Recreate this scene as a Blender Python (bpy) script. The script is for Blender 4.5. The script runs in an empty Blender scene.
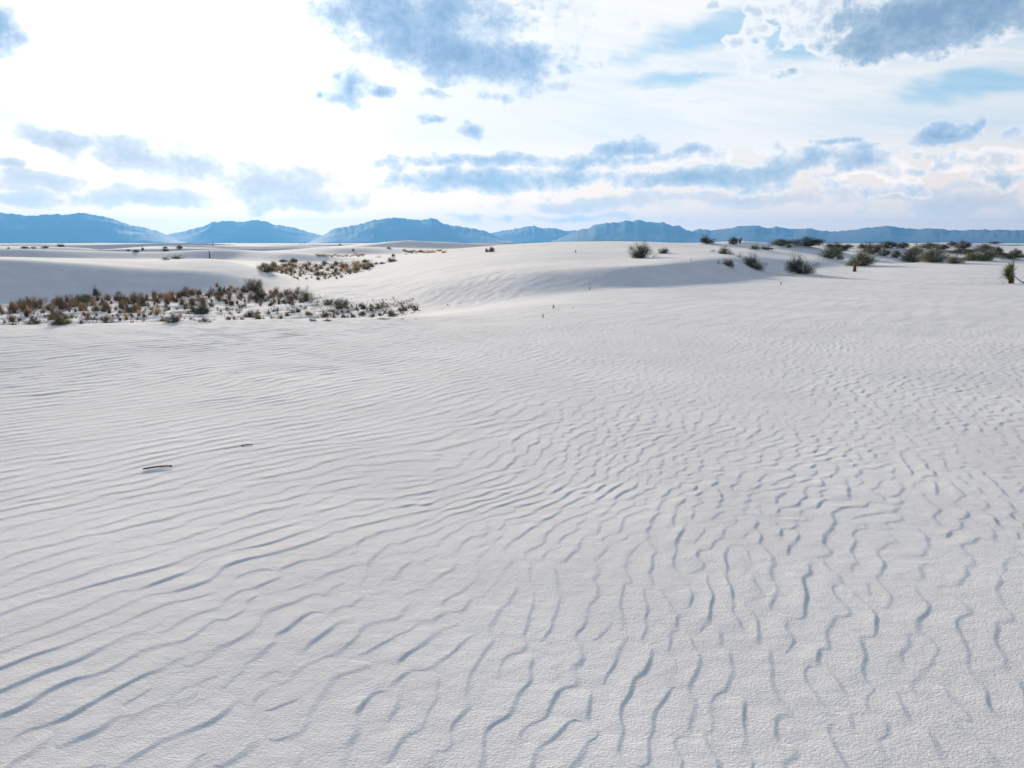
import bpy, bmesh, math, random
import numpy as np
from mathutils import Vector, Matrix

R = math.radians
SC = bpy.context.scene
COL = SC.collection

# ------------------------------------------------------------------ camera
EYE = 1.65
PITCH = R(9.65)
FPX = 1024 * 14.0 / 17.3
cam_data = bpy.data.cameras.new("camera")
cam_data.sensor_width = 17.3
cam_data.lens = 14.0
cam_data.clip_start = 0.05
cam_data.clip_end = 200000
cam = bpy.data.objects.new("camera", cam_data)
cam.location = (0, 0, EYE)
cam.rotation_euler = (R(90) - PITCH, 0, 0)
COL.objects.link(cam)
SC.camera = cam

def ray(px, py):
    """direction of sight through a point of the photograph"""
    X = px - 512.0
    V = 384.0 - py
    Y = FPX * math.cos(PITCH) + V * math.sin(PITCH)
    Z = -FPX * math.sin(PITCH) + V * math.cos(PITCH)
    return X, Y, Z

def azel(px, py):
    X, Y, Z = ray(px, py)
    return math.degrees(math.atan2(X, Y)), math.degrees(math.atan2(Z, math.hypot(X, Y)))

# ------------------------------------------------------------------ sun, sky, exposure
SUN_AZ, SUN_EL = azel(205, 62)
SUN_DIR = Vector((math.sin(R(SUN_AZ)) * math.cos(R(SUN_EL)), math.cos(R(SUN_AZ)) * math.cos(R(SUN_EL)), math.sin(R(SUN_EL))))
sun_data = bpy.data.lights.new("sun", "SUN")
sun_data.energy = 5.0
sun_data.angle = R(4.5)
sun_data.color = (1.0, 0.87, 0.70)
sun = bpy.data.objects.new("sun", sun_data)
sun.rotation_euler = SUN_DIR.to_track_quat('Z', 'Y').to_euler()
sun.location = (0, 0, 50)
COL.objects.link(sun)

SC.view_settings.view_transform = 'Standard'
SC.view_settings.look = 'None'
SC.view_settings.gamma = 1.0
SC.view_settings.use_curve_mapping = False
SC.view_settings.exposure = 0.5
SC.render.engine = 'CYCLES'
SC.cycles.volume_bounces = 1
SC.cycles.max_bounces = 6
SC.cycles.diffuse_bounces = 3

class NT:
    """small helper that writes shader nodes"""
    def __init__(s, tree):
        s.t = tree; s.n = tree.nodes; s.l = tree.links
    def new(s, kind, **kw):
        nd = s.n.new(kind)
        for k, v in kw.items():
            setattr(nd, k, v)
        return nd
    def put(s, sock, v):
        if isinstance(v, bpy.types.NodeSocket):
            s.l.new(v, sock)
        elif v is not None:
            if isinstance(v, (tuple, list)) and len(v) == 3 and len(sock.default_value) == 4:
                v = (*v, 1.0)
            sock.default_value = v
    def math(s, op, a, b=None, c=None, clamp=False):
        nd = s.new('ShaderNodeMath', operation=op, use_clamp=clamp)
        s.put(nd.inputs[0], a); s.put(nd.inputs[1], b); s.put(nd.inputs[2], c)
        return nd.outputs[0]
    def vmath(s, op, a, b=None, c=None, out=0):
        nd = s.new('ShaderNodeVectorMath', operation=op)
        s.put(nd.inputs[0], a)
        if b is not None: s.put(nd.inputs[1], b)
        if c is not None: s.put(nd.inputs[2], c)
        return nd.outputs[out]
    def scale(s, a, f):
        nd = s.new('ShaderNodeVectorMath', operation='SCALE')
        s.put(nd.inputs[0], a); s.put(nd.inputs[3], f)
        return nd.outputs[0]
    def gray(s, f):
        cb = s.new('ShaderNodeCombineXYZ')
        for i in range(3): s.put(cb.inputs[i], f)
        return cb.outputs[0]
    def rgb(s, c):
        nd = s.new('ShaderNodeRGB'); nd.outputs[0].default_value = (*c, 1)
        return nd.outputs[0]
    def swapxy(s, v):
        sp = s.new('ShaderNodeSeparateXYZ'); s.put(sp.inputs[0], v)
        cb = s.new('ShaderNodeCombineXYZ'); s.put(cb.inputs[0], sp.outputs[1]); s.put(cb.inputs[1], sp.outputs[0])
        return cb.outputs[0]
    def ramp(s, f, a, b, lo=0.0, hi=1.0, smooth=True):
        nd = s.new('ShaderNodeMapRange', interpolation_type='SMOOTHSTEP' if smooth else 'LINEAR')
        s.put(nd.inputs[0], f); s.put(nd.inputs[1], a); s.put(nd.inputs[2], b); s.put(nd.inputs[3], lo); s.put(nd.inputs[4], hi)
        return nd.outputs[0]
    def noise(s, v, scale, detail=4.0, rough=0.5, dist=0.0, color=False, dim='3D'):
        nd = s.new('ShaderNodeTexNoise', noise_dimensions=dim)
        s.put(nd.inputs['Vector'], v); s.put(nd.inputs['Scale'], scale); s.put(nd.inputs['Detail'], detail)
        s.put(nd.inputs['Roughness'], rough); s.put(nd.inputs['Distortion'], dist)
        return nd.outputs[1 if color else 0]
    def mapping(s, v, loc=(0,0,0), rot=(0,0,0), sc=(1,1,1), kind='TEXTURE'):
        nd = s.new('ShaderNodeMapping', vector_type=kind)
        s.put(nd.inputs[0], v)
        nd.inputs[1].default_value = loc; nd.inputs[2].default_value = rot; nd.inputs[3].default_value = sc
        return nd.outputs[0]
    def mix(s, f, a, b):
        nd = s.new('ShaderNodeMix', data_type='RGBA')
        s.put(nd.inputs[0], f); s.put(nd.inputs[6], a); s.put(nd.inputs[7], b)
        return nd.outputs[2]
    def colramp(s, f, stops):
        nd = s.new('ShaderNodeValToRGB')
        s.put(nd.inputs[0], f)
        cr = nd.color_ramp
        while len(cr.elements) < len(stops): cr.elements.new(0.5)
        for e, (p, c) in zip(cr.elements, stops):
            e.position = p; e.color = (*c, 1)
        return nd.outputs[0]

def srgb(r, g, b):
    return tuple(((c / 255 + 0.055) / 1.055) ** 2.4 if c > 10 else c / 255 / 12.92 for c in (r, g, b))

world = bpy.data.worlds.new("World")
SC.world = world
world.use_nodes = True
world.cycles.sampling_method = 'MANUAL'
world.cycles.sample_map_resolution = 1024
def build_world():
    t = world.node_tree; t.nodes.clear(); N = NT(t)
    out = N.new('ShaderNodeOutputWorld'); bg = N.new('ShaderNodeBackground')
    N.l.new(bg.outputs[0], out.inputs[0])
    tc = N.new('ShaderNodeTexCoord')
    d = tc.outputs['Generated']
    sky = N.new('ShaderNodeTexSky', sky_type='NISHITA', sun_disc=False)
    sky.sun_elevation = R(SUN_EL); sky.sun_rotation = R(SUN_AZ)
    sky.air_density = 1.0; sky.dust_density = 0.6; sky.ozone_density = 1.5
    skyc = N.scale(sky.outputs[0], 0.075)
    sep = N.new('ShaderNodeSeparateXYZ'); N.put(sep.inputs[0], d)
    x, y, z = sep.outputs
    az = N.math('MULTIPLY', N.math('ARCTAN2', x, y), 57.2958)
    el = N.math('MULTIPLY', N.math('ARCSINE', z), 57.2958)
    cmb = N.new('ShaderNodeCombineXYZ'); N.put(cmb.inputs[0], az); N.put(cmb.inputs[1], el)
    P = cmb.outputs[0]
    # angle to the sun
    ang = N.math('MULTIPLY', N.math('ARCCOSINE', N.vmath('DOT_PRODUCT', d, tuple(SUN_DIR), out=1)), 57.2958)
    # warps that break up the cloud outlines
    w1 = N.vmath('SUBTRACT', N.noise(N.mapping(P, sc=(1.4, 1.0, 1.0)), 0.33, 3, 0.5, color=True, dim='2D'), (0.5, 0.5, 0.5))
    Pw = N.vmath('ADD', P, N.vmath('MULTIPLY', w1, (3.6, 1.6, 0)))
    fbm = N.noise(N.mapping(P, sc=(1.35, 1.0, 1.0)), 0.75, 6, 0.47, 0.0, dim='2D')
    fbf = N.noise(N.mapping(P, sc=(1.2, 1.0, 1.0), loc=(7, 3, 2)), 2.2, 4, 0.6, dim='2D')
    brk = N.math('ADD', N.math('MULTIPLY', N.math('SUBTRACT', fbm, 0.5), 2.4), N.math('MULTIPLY', N.math('SUBTRACT', fbf, 0.5), 0.30))

    turned = {}
    for q in (-25, -8, 8, 20):
        turned[q] = N.vmath('ADD', N.vmath('MULTIPLY', Pw, (math.cos(R(q)), math.cos(R(q)), 1)),
                            N.vmath('MULTIPLY', N.swapxy(Pw), (math.sin(R(q)), -math.sin(R(q)), 0)))
    turned[0] = Pw
    last = [None]
    def field(spec):
        f = None
        for (px, py, hw, hh, rot, wt) in spec:
            a, e = azel(px, py)
            q = min(turned, key=lambda t: abs(t - rot))
            ca, sa = math.cos(R(q)), math.sin(R(q))
            cx, cy = ca * a + sa * e, -sa * a + ca * e
            k = 14.47 * (1.0 + ((px - 512) / 840.0) ** 2)
            sx, sy = k / hw, 14.9 / hh
            m = turned[q]
            if last[0] is not None:      # one bank waits for the one before, which keeps the shader's stack short
                m = N.vmath('MULTIPLY_ADD', last[0], (1e-6, 1e-6, 0), m)
            m = N.vmath('MULTIPLY_ADD', m, (sx, sy, 0), (-cx * sx, -cy * sy, 0))
            g = N.math('MULTIPLY_ADD', N.vmath('LENGTH', m, out=1), -wt, wt)
            f = g if f is None else N.math('MAXIMUM', f, g)
            last[0] = f
        return f

    S1, S2 = 0.06, 0.5
    # --- high thin veil with streaks, open in a few places
    streak = N.noise(N.mapping(P, rot=(0, 0, R(-7)), sc=(9.0, 1.5, 1)), 0.55, 4, 0.55, 0.6, dim='2D')
    hole = field(HOLES)
    hole = N.ramp(N.math('ADD', hole, N.math('MULTIPLY', N.math('SUBTRACT', streak, 0.5), 3.4)), 0.0, 0.9)
    open_ = hole
    wisp = N.noise(N.mapping(P, rot=(0, 0, R(-11)), sc=(16.0, 1.0, 1), loc=(3, 1, 0)), 0.8, 4, 0.6, 0.4, dim='2D')
    veil = N.math('SUBTRACT', N.math('ADD', N.ramp(streak, 0.25, 0.58, 0.66, 0.98), N.math('MULTIPLY', N.math('SUBTRACT', wisp, 0.5), 0.7), clamp=True), N.math('MULTIPLY', open_, 0.78), clamp=True)
    away = N.ramp(ang, 25, 100)
    veilc = N.mix(away, srgb(255, 252, 248), srgb(168, 186, 208))
    c = N.mix(veil, skyc_boost(N, skyc, el), veilc)
    # warm band low over the mountains, darker and pinker away from the sun
    lowc = N.mix(N.ramp(ang, 12, 40), srgb(255, 248, 233), srgb(226, 223, 218))
    lown = N.noise(N.mapping(P, sc=(7.0, 1.0, 1)), 0.7, 4, 0.55, dim='2D')
    lowf = N.math('MULTIPLY', N.ramp(N.math('ADD', el, N.math('MULTIPLY', lown, 3.0)), 9.0, 3.2), 0.85)
    c = N.mix(lowf, c, lowc)
    # --- soft sheets low down
    def layer(c, spec, stops, gain, lo=S1, hi=S2):
        f = N.math('ADD', field(spec), N.math('MULTIPLY', brk, gain))
        m = N.ramp(f, 0.0, lo + 0.06)
        thick = N.ramp(N.math('ADD', f, N.math('MULTIPLY', N.math('SUBTRACT', fbf, 0.5), 0.5)), 0.0, hi, smooth=False)
        masks.append(N.math('SUBTRACT', 1.0, N.math('MULTIPLY', m, N.ramp(thick, 0.0, 0.8, 0.3, 0.88)), clamp=True))
        return N.mix(m, c, N.colramp(thick, stops))
    masks = []
    c = layer(c, [(*b[:5], b[5] * 1.55) for b in SHEETS], [(0.0, srgb(232, 235, 239)), (0.4, srgb(206, 215, 227)), (1.0, srgb(184, 198, 215))], 0.33, 0.30, 0.9)
    c = layer(c, PUFFS, [(0.0, srgb(252, 252, 252)), (0.5, srgb(243, 246, 250)), (1.0, srgb(208, 218, 230))], 0.62, 0.10, 0.6)
    c = layer(c, [(*b[:5], b[5] * 1.2) for b in BLUE], [(0.0, srgb(244, 247, 251)), (0.2, srgb(214, 226, 240)), (0.45, srgb(176, 199, 225)), (0.75, srgb(154, 183, 215)), (1.0, srgb(140, 170, 206))], 0.46, 0.12, 1.1)
    c = layer(c, GREY, [(0.0, srgb(252, 252, 252)), (0.18, srgb(230, 235, 241)), (0.42, srgb(172, 193, 214)), (0.8, srgb(144, 171, 198)), (1.0, srgb(134, 162, 191))], 0.36, 0.10, 0.9)
    clear = None
    for mk in (masks[0], masks[2]):
        clear = mk if clear is None else N.math('MULTIPLY', clear, mk)
    def aureole(c, through=None):
        g1 = N.math('POWER', 2.71828, N.math('MULTIPLY', N.math('POWER', N.math('DIVIDE', ang, G1W), 1.6), -1.0))
        g2 = N.math('POWER', 2.71828, N.math('MULTIPLY', N.math('DIVIDE', ang, G2W), -1.0))
        glow = N.math('ADD', N.math('MULTIPLY', g1, G1), N.math('MULTIPLY', g2, G2))
        if through is not None: glow = N.math('MULTIPLY', glow, through)
        return N.vmath('MULTIPLY', N.vmath('ADD', c, N.vmath('MULTIPLY', N.gray(glow), (1.0, 0.97, 0.92))), (WS, WS, WS))
    # air is thicker along a low line of sight: give back what the haze takes away
    c = N.vmath('MULTIPLY', c, N.mix(N.ramp(el, 1.0, 7.0, smooth=False), LOW_GAIN, (1, 1, 1)))
    ca = aureole(c, clear)
    N.put(bg.inputs[0], ca)
    # the rest of the sky: Nishita blue under scattered clouds
    bg2 = N.new('ShaderNodeBackground')
    gen = N.noise(N.vmath('MULTIPLY', d, (1, 1, 2.2)), 2.6, 4, 0.55)
    cl = N.colramp(gen, [(0.42, srgb(214, 224, 238)), (0.66, srgb(140, 164, 200))])
    c2 = N.mix(N.ramp(gen, 0.40, 0.52), N.scale(skyc, 1.45), N.scale(cl, SIDE_GAIN))
    c2 = N.mix(N.ramp(el, -1.0, -0.2), (0.35, 0.36, 0.38), c2)
    N.put(bg2.inputs[0], aureole(c2))
    # towards the hidden sun the sky is one blaze
    pick = N.new('ShaderNodeMixShader')
    fac = N.math('MAXIMUM', N.math('MAXIMUM', N.ramp(N.math('ABSOLUTE', az), 37, 45), N.ramp(el, 18, 24)), N.ramp(el, -0.4, -0.8))
    N.put(pick.inputs[0], fac)
    N.l.new(bg.outputs[0], pick.inputs[1]); N.l.new(bg2.outputs[0], pick.inputs[2])
    bg3 = N.new('ShaderNodeBackground')
    N.put(bg3.inputs[0], aureole(N.rgb((1, 1, 1))))
    pick2 = N.new('ShaderNodeMixShader')
    N.put(pick2.inputs[0], N.ramp(ang, 2.6, 4.0))
    N.l.new(bg3.outputs[0], pick2.inputs[1]); N.l.new(pick.outputs[0], pick2.inputs[2])
    N.l.new(pick2.outputs[0], out.inputs[0])

LOW_GAIN = (1.85, 1.36, .95)
G1, G1W, G2, G2W = 3.0, 4.8, 0.34, 6.0
SIDE_GAIN = 0.74
WS = 0.74
def skyc_boost(N, skyc, el):
    # clear sky as it stands in the gaps between the clouds
    return N.mix(0.55, N.scale(skyc, 1.6), srgb(150, 208, 246))

# cloud banks: centre and half size (photo), tilt, weight
HOLES = [(700, 42, 130, 17, 4, 1.0), (690, 78, 110, 10, 2, 1.0), (960, 88, 120, 17, 4, 0.9), (800, 50, 60, 25, 0, 0.7), (620, 120, 90, 5, 4, 0.4), (850, 132, 60, 6, 0, 0.3), (1000, 160, 60, 8, 0, .4)]
SHEETS = [(150, 158, 120, 24, -6, .55), (60, 140, 60, 14, -8, .5), (270, 185, 85, 24, -4, .6), (40, 182, 70, 10, 0, .5), (150, 198, 110, 13, 0, .55), (300, 200, 70, 14, 0, .5),
          (15, 168, 26, 6, 0, .5), (20, 200, 60, 12, 0, .5), (600, 205, 120, 8, 0, .4), (740, 200, 160, 9, 0, .45), (960, 205, 120, 16, 0, .5), (900, 192, 130, 10, 0, .6), (560, 218, 200, 5, 0, .25), (300, 170, 20, 12, 0, .3)]
PUFFS = [(748, 50, 22, 14, 8, .6), (762, 30, 12, 18, 0, .6), (738, 58, 16, 7, 0, .5), (765, 10, 10, 10, 0, .6), (716, 4, 14, 9, 0, .7), (820, 22, 48, 32, -25, .8), (850, 55, 40, 16, -15, .5), (760, 75, 40, 8, 0, .25), (560, 50, 60, 22, 10, .45), (530, 85, 60, 12, 8, .45), (560, 10, 50, 14, 0, .4),
         (880, 165, 80, 16, 0, .5), (980, 160, 60, 14, 0, .4), (690, 160, 80, 12, 8, .4)]
BLUE = [(395, 18, 95, 38, -12, .75), (455, 52, 90, 34, -8, .9), (520, 62, 46, 22, 8, .8), (400, 45, 50, 28, -30, .7), (440, 12, 80, 26, 0, .7), (500, 20, 40, 18, 0, .35), (562, 68, 18, 9, 0, .5),
        (357, 86, 22, 20, -20, .7), (350, 96, 30, 8, 0, .5), (380, 97, 12, 7, 0, .5), (318, 94, 12, 4, 0, .6), (335, 75, 12, 5, 0, .4),
        (470, 128, 17, 11, 10, .5), (425, 119, 24, 5, 0, .45), (500, 95, 18, 8, 0, .4), (435, 97, 22, 5, 0, .3),
        (-6, 28, 30, 26, -10, .8), (20, 42, 18, 8, 0, .5),
        (480, 182, 105, 17, 0, .8), (480, 160, 92, 9, 0, .6), (395, 166, 22, 8, 0, .35), (560, 178, 55, 17, 0, .6), (560, 160, 60, 9, 0, .5),
        (632, 148, 38, 11, 4, .7), (690, 148, 20, 8, 4, .5), (590, 163, 60, 9, 6, .55), (640, 160, 60, 8, 6, .4),
        (700, 180, 130, 15, 0, .8), (790, 168, 95, 15, 4, .7), (850, 160, 55, 13, 6, .55), (840, 142, 26, 6, 0, .5), (870, 148, 16, 6, 0, .35), (745, 176, 90, 12, 0, .7),
        (940, 133, 36, 12, 2, .85), (965, 130, 14, 7, 0, .6), (925, 168, 22, 7, 0, .35), (1010, 132, 20, 6, 0, .3), (1000, 184, 50, 11, 0, .5), (880, 190, 70, 8, 0, .35), (930, 155, 30, 6, 0, .25)]
GREY = [(930, 14, 130, 42, 8, 1.0), (985, 2, 110, 40, 12, 1.0), (870, 38, 62, 26, 4, .8), (900, 50, 40, 18, 0, .6), (785, 72, 14, 6, 0, .4)]
build_world()

# ------------------------------------------------------------------ ground: one sheet
rng = np.random.default_rng(7)
def smooth(a, b, x):
    t = np.clip((x - a) / (b - a), 0, 1)
    return t * t * (3 - 2 * t)

def pchip(xs, ys, x):
    """monotone cubic through the control points"""
    xs = np.asarray(xs, float); ys = np.asarray(ys, float)
    h = np.diff(xs); dl = np.diff(ys) / h
    m = np.zeros(len(xs))
    w1 = 2 * h[1:] + h[:-1]; w2 = h[1:] + 2 * h[:-1]
    ok = dl[:-1] * dl[1:] > 0
    with np.errstate(divide='ignore', invalid='ignore'):
        hm = (w1 + w2) / (w1 / dl[:-1] + w2 / dl[1:])
    m[1:-1] = np.where(ok, hm, 0)
    m[0] = dl[0]; m[-1] = dl[-1]
    x = np.clip(x, xs[0], xs[-1])
    i = np.clip(np.searchsorted(xs, x, side='right') - 1, 0, len(xs) - 2)
    t = (x - xs[i]) / h[i]
    return ((2*t**3 - 3*t**2 + 1) * ys[i] + (t**3 - 2*t**2 + t) * h[i] * m[i]
            + (-2*t**3 + 3*t**2) * ys[i+1] + (t**3 - t**2) * h[i] * m[i+1])

def z_at(px, py, r):
    X, Y, Z = ray(px, py)
    return EYE + r * Z / math.hypot(X, Y)

# profiles of the land along lines of sight: (distance in m, 'y' row seen or 'z' height)
Yv = lambda r, y: (r, 'y', y)
Zv = lambda r, z: (r, 'z', z)
PROF = {
 -160: [Yv(16.3, 328), Zv(24, -1.3), Zv(48, -1.3), Yv(56, 259), Yv(61, 257.2), Zv(74, -.2), Zv(110.5, -.3), Yv(118, 248.5), Zv(140, -1.2), Zv(165, -1.0), Zv(200, -.4), Zv(300, -1)],
    0: [Yv(16.3, 327.5), Zv(24, -1.3), Zv(49, -1.3), Yv(56.5, 259.2), Yv(61, 257.2), Zv(74, -.2), Zv(110.5, -.35), Yv(118, 248.7), Zv(140, -1.2), Zv(165, -1.0), Zv(200, -.4), Zv(300, -1)],
   60: [Yv(16.5, 326), Zv(24, -1.3), Zv(50, -1.3), Yv(57.5, 261.5), Yv(64, 257.8), Zv(76, -.2), Zv(112, -.35), Yv(120, 249.2), Zv(140, -1.2), Zv(165, -1.0), Zv(200, -.4), Zv(300, -1)],
  100: [Yv(16.7, 325), Zv(24, -1.3), Zv(50, -1.3), Yv(58.5, 264.0), Yv(67, 258.7), Zv(80, -.3), Zv(116, -.4), Yv(124, 251.5), Zv(145, -1.2), Zv(170, -1.0), Zv(200, -.4), Zv(300, -1)],
  160: [Yv(17.0, 323.5), Zv(24.5, -1.3), Zv(51, -1.3), Yv(58.5, 268.5), Yv(68, 260.4), Zv(82, -.4), Zv(117, -.4), Yv(126, 252.0), Zv(150, -1.2), Zv(175, -1.0), Zv(205, -.4), Zv(300, -1)],
  205: [Yv(17.2, 322.5), Zv(25, -1.3), Zv(51, -1.25), Yv(58, 270), Yv(68, 258.2), Zv(82, -.4), Zv(119, -.6), Yv(128, 249.5), Zv(150, -1.2), Zv(175, -1.0), Zv(205, -.4), Zv(300, -1)],
  240: [Yv(17.3, 322), Zv(25, -1.25), Zv(50.5, -1.2), Yv(56.5, 276), Yv(66, 263), Zv(80, -.5), Zv(118, -.7), Yv(128, 249.5), Zv(150, -1.2), Zv(175, -1.0), Zv(205, -.4), Zv(300, -1)],
  270: [Yv(17.4, 321.5), Zv(25.5, -1.2), Zv(49.5, -1.15), Yv(54, 283.5), Yv(62, 272.5), Zv(74, -.85), Yv(104, 262.2), Yv(114, 250.6), Zv(150, -1.2), Zv(175, -1.0), Zv(205, -.4), Zv(300, -1)],
  300: [Yv(17.5, 321), Zv(26, -1.15), Yv(46.5, 292), Yv(52.5, 286), Yv(59, 281), Yv(66, 276), Yv(101, 262.5), Yv(109, 252.6), Zv(145, -1.3), Zv(165, -1.1), Zv(195, .2), Zv(300, -1)],
  330: [Yv(17.6, 320.7), Zv(26, -1.05), Yv(45, 293), Yv(52, 285), Yv(57, 282), Yv(66, 276), Yv(99, 262.8), Yv(105, 256.8), Zv(135, -.6), Zv(166, -.5), Yv(178, 248.3), Zv(300, -1)],
  370: [Yv(17.8, 320.4), Zv(25.5, -.85), Yv(40, 296), Yv(48, 284), Yv(56, 277), Yv(68, 270), Yv(97, 260.5), Yv(110, 258), Zv(130, -.5), Yv(166, 255), Yv(177, 248.6), Zv(300, -1)],
  430: [Yv(18.0, 320), Zv(24.5, -.42), Yv(29.5, 308), Yv(36, 285), Yv(46, 272), Yv(60, 262), Yv(76, 256), Yv(95, 250.8), Zv(118, -.2), Zv(160, -.3), Zv(190, 0), Zv(300, -1)],
  475: [Yv(18.2, 319.5), Zv(24.5, -.25), Yv(28, 306), Yv(35, 278), Yv(44, 266), Yv(58, 256.5), Yv(72, 251.5), Yv(88, 247.0), Zv(112, .0), Zv(160, -.2), Zv(190, 0), Zv(300, -1)],
  520: [Zv(18.2, 0), Zv(23, -.06), Yv(27.5, 299), Yv(33.6, 271.5), Yv(43, 262.5), Yv(56, 253), Yv(70, 248), Yv(84, 243.8), Zv(108, .4), Zv(160, -.2), Zv(190, 0), Zv(300, -1)],
  570: [Zv(18.2, 0), Zv(23, 0), Yv(28.5, 294), Yv(34.4, 267.5), Yv(44, 260), Yv(54, 251.5), Yv(68, 246), Yv(82, 241.8), Zv(106, .5), Zv(160, -.2), Zv(190, 0), Zv(300, -1)],
  620: [Zv(18.2, 0), Zv(23, 0), Yv(30, 289.5), Yv(34.4, 266), Yv(45, 259), Yv(54, 251.5), Yv(66, 246), Yv(80, 241.3), Zv(104, .5), Zv(160, -.2), Zv(190, 0), Zv(300, -1)],
  700: [Zv(18.2, 0), Zv(24, 0), Yv(35.5, 281.5), Yv(39.6, 261), Yv(49, 254), Yv(58, 250), Yv(68, 248.3), Yv(82, 243.2), Zv(104, .5), Zv(160, -.3), Zv(190, 0), Zv(300, -1)],
  745: [Zv(18.2, 0), Zv(26, 0), Yv(42, 276), Yv(46.6, 259), Yv(56, 252.5), Yv(62, 250), Yv(70, 248.8), Yv(79, 240.0), Zv(104, .5), Zv(160, -.3), Zv(190, 0), Zv(300, -1)],
  780: [Zv(18.2, 0), Zv(28, 0), Yv(49, 271.5), Yv(54, 260), Yv(63, 255), Yv(70, 251), Yv(84, 248.6), Yv(94, 242.4), Zv(118, .2), Zv(160, -.4), Zv(195, 0), Zv(300, -1)],
  815: [Zv(18.2, 0), Zv(30, 0), Yv(54, 268), Yv(57.6, 261), Yv(68, 256), Yv(76, 252), Yv(86, 249), Yv(108, 243.4), Zv(130, 0), Zv(165, -.4), Zv(200, 0), Zv(300, -1)],
  860: [Zv(18.2, 0), Zv(32, 0), Yv(61, 265.4), Yv(67, 260.5), Yv(74, 257), Yv(84, 252.5), Yv(96, 248.8), Yv(120, 244.0), Zv(140, 0), Zv(170, -.4), Zv(205, 0), Zv(300, -1)],
  900: [Zv(18.2, 0), Zv(33, 0), Yv(63, 264.0), Zv(69, .1), Yv(77, 257.5), Yv(88, 252.5), Yv(100, 248.6), Yv(126, 243.8), Zv(150, 0), Zv(175, -.4), Zv(210, 0), Zv(300, -1)],
  945: [Zv(18.2, 0), Zv(33, 0), Yv(66, 262.2), Zv(73, -.15), Yv(84, 257.0), Yv(94, 252.5), Yv(106, 248.2), Yv(132, 241.6), Zv(155, 0), Zv(180, -.4), Zv(215, 0), Zv(300, -1)],
  990: [Zv(18.2, 0), Zv(33, 0), Yv(67, 261.4), Zv(74, -.2), Yv(87, 257.2), Yv(98, 252.8), Yv(112, 249.4), Yv(140, 245.4), Zv(160, 0), Zv(185, -.4), Zv(220, 0), Zv(300, -1)],
 1024: [Zv(18.2, 0), Zv(33, 0), Yv(67, 262.0), Zv(75, -.2), Yv(90, 257.4), Yv(102, 253.2), Yv(118, 249.8), Yv(145, 246.8), Zv(165, -.2), Zv(190, -.4), Zv(225, 0), Zv(300, -1)],
 1190: [Zv(18.2, 0), Zv(33, 0), Yv(67, 262.0), Zv(75, -.2), Yv(90, 257.4), Yv(102, 253.2), Yv(118, 249.8), Yv(145, 246.8), Zv(165, -.2), Zv(190, -.4), Zv(225, 0), Zv(300, -1)],
}
def prof_table():
    keys = sorted(PROF)
    az = np.array([math.atan2(k - 512, 840) for k in keys])
    n = len(PROF[0])
    rr = np.zeros((len(keys), n + 2)); zz = np.zeros((len(keys), n + 2))
    for i, k in enumerate(keys):
        rr[i, 0], zz[i, 0] = 0.0, 0.0
        rr[i, 1], zz[i, 1] = 10.0, 0.0
        for j, (r, t, v) in enumerate(PROF[k]):
            rr[i, j + 2] = r
            zz[i, j + 2] = v if t == 'z' else z_at(k, v, r)
    return az, rr, zz
P_AZ, P_R, P_Z = prof_table()
AZ_D = np.linspace(P_AZ[0], P_AZ[-1], 900)
R_D = np.concatenate([np.arange(0, 130, .25), np.arange(130, 301, 1.0)])
T_D = np.zeros((len(AZ_D), len(R_D)))
def smooth_cols(a):
    out = np.zeros((len(AZ_D), a.shape[1]))
    for j in range(a.shape[1]):
        v = pchip(P_AZ, a[:, j], AZ_D)
        k = np.exp(-np.linspace(-2, 2, 55) ** 2); k /= k.sum()
        out[:, j] = np.convolve(np.pad(v, 27, mode='edge'), k, mode='valid')
    return out
rr_, zz_ = smooth_cols(P_R), smooth_cols(P_Z)
for i in range(len(AZ_D)):
    T_D[i] = pchip(rr_[i], zz_[i], R_D)
_k = np.exp(-np.linspace(-2, 2, 41) ** 2); _k /= _k.sum()
_p = np.pad(T_D, ((20, 20), (0, 0)), mode='edge')
T_D = sum(_k[q] * _p[q:q + len(AZ_D)] for q in range(41))

def value_noise(x, y, seed):
    """smooth lattice noise, -1..1"""
    xi = np.floor(x).astype(np.int64); yi = np.floor(y).astype(np.int64)
    fx = x - xi; fy = y - yi
    u = fx * fx * fx * (fx * (fx * 6 - 15) + 10); v = fy * fy * fy * (fy * (fy * 6 - 15) + 10)
    def h(a, b):
        n = (a * 374761393 + b * 668265263 + seed * 2147483647) & 0xffffffff
        n = ((n ^ (n >> 13)) * 1274126177) & 0xffffffff
        n = n ^ (n >> 16)
        return (n & 0xffff) / 32767.5 - 1
    return ((h(xi, yi) * (1 - u) + h(xi + 1, yi) * u) * (1 - v) + (h(xi, yi + 1) * (1 - u) + h(xi + 1, yi + 1) * u) * v)

MOUNDS = []   # (x, y, radius, height) little dunes held together by shrubs; filled in before the sheet is built

def far_dunes(x, y):
    n1 = value_noise(x / 90, y / 60, 3); n2 = value_noise(x / 38 + 9, y / 30 + 4, 5); n3 = value_noise(x / 190, y / 130 + 2, 8)
    ph = 2 * np.pi * ((x * .33 - y * .94) / 95) + 3.4 * n1 + .9 * n2 + 2 * n3
    t = np.mod(ph / (2 * np.pi), 1)
    s = np.where(t < .84, t / .84, (1 - t) / .16)
    s = s * s * (3 - 2 * s)
    return -1.5 + (1.9 + 1.3 * n3 + .7 * n2) * s + .3 * n1

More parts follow.
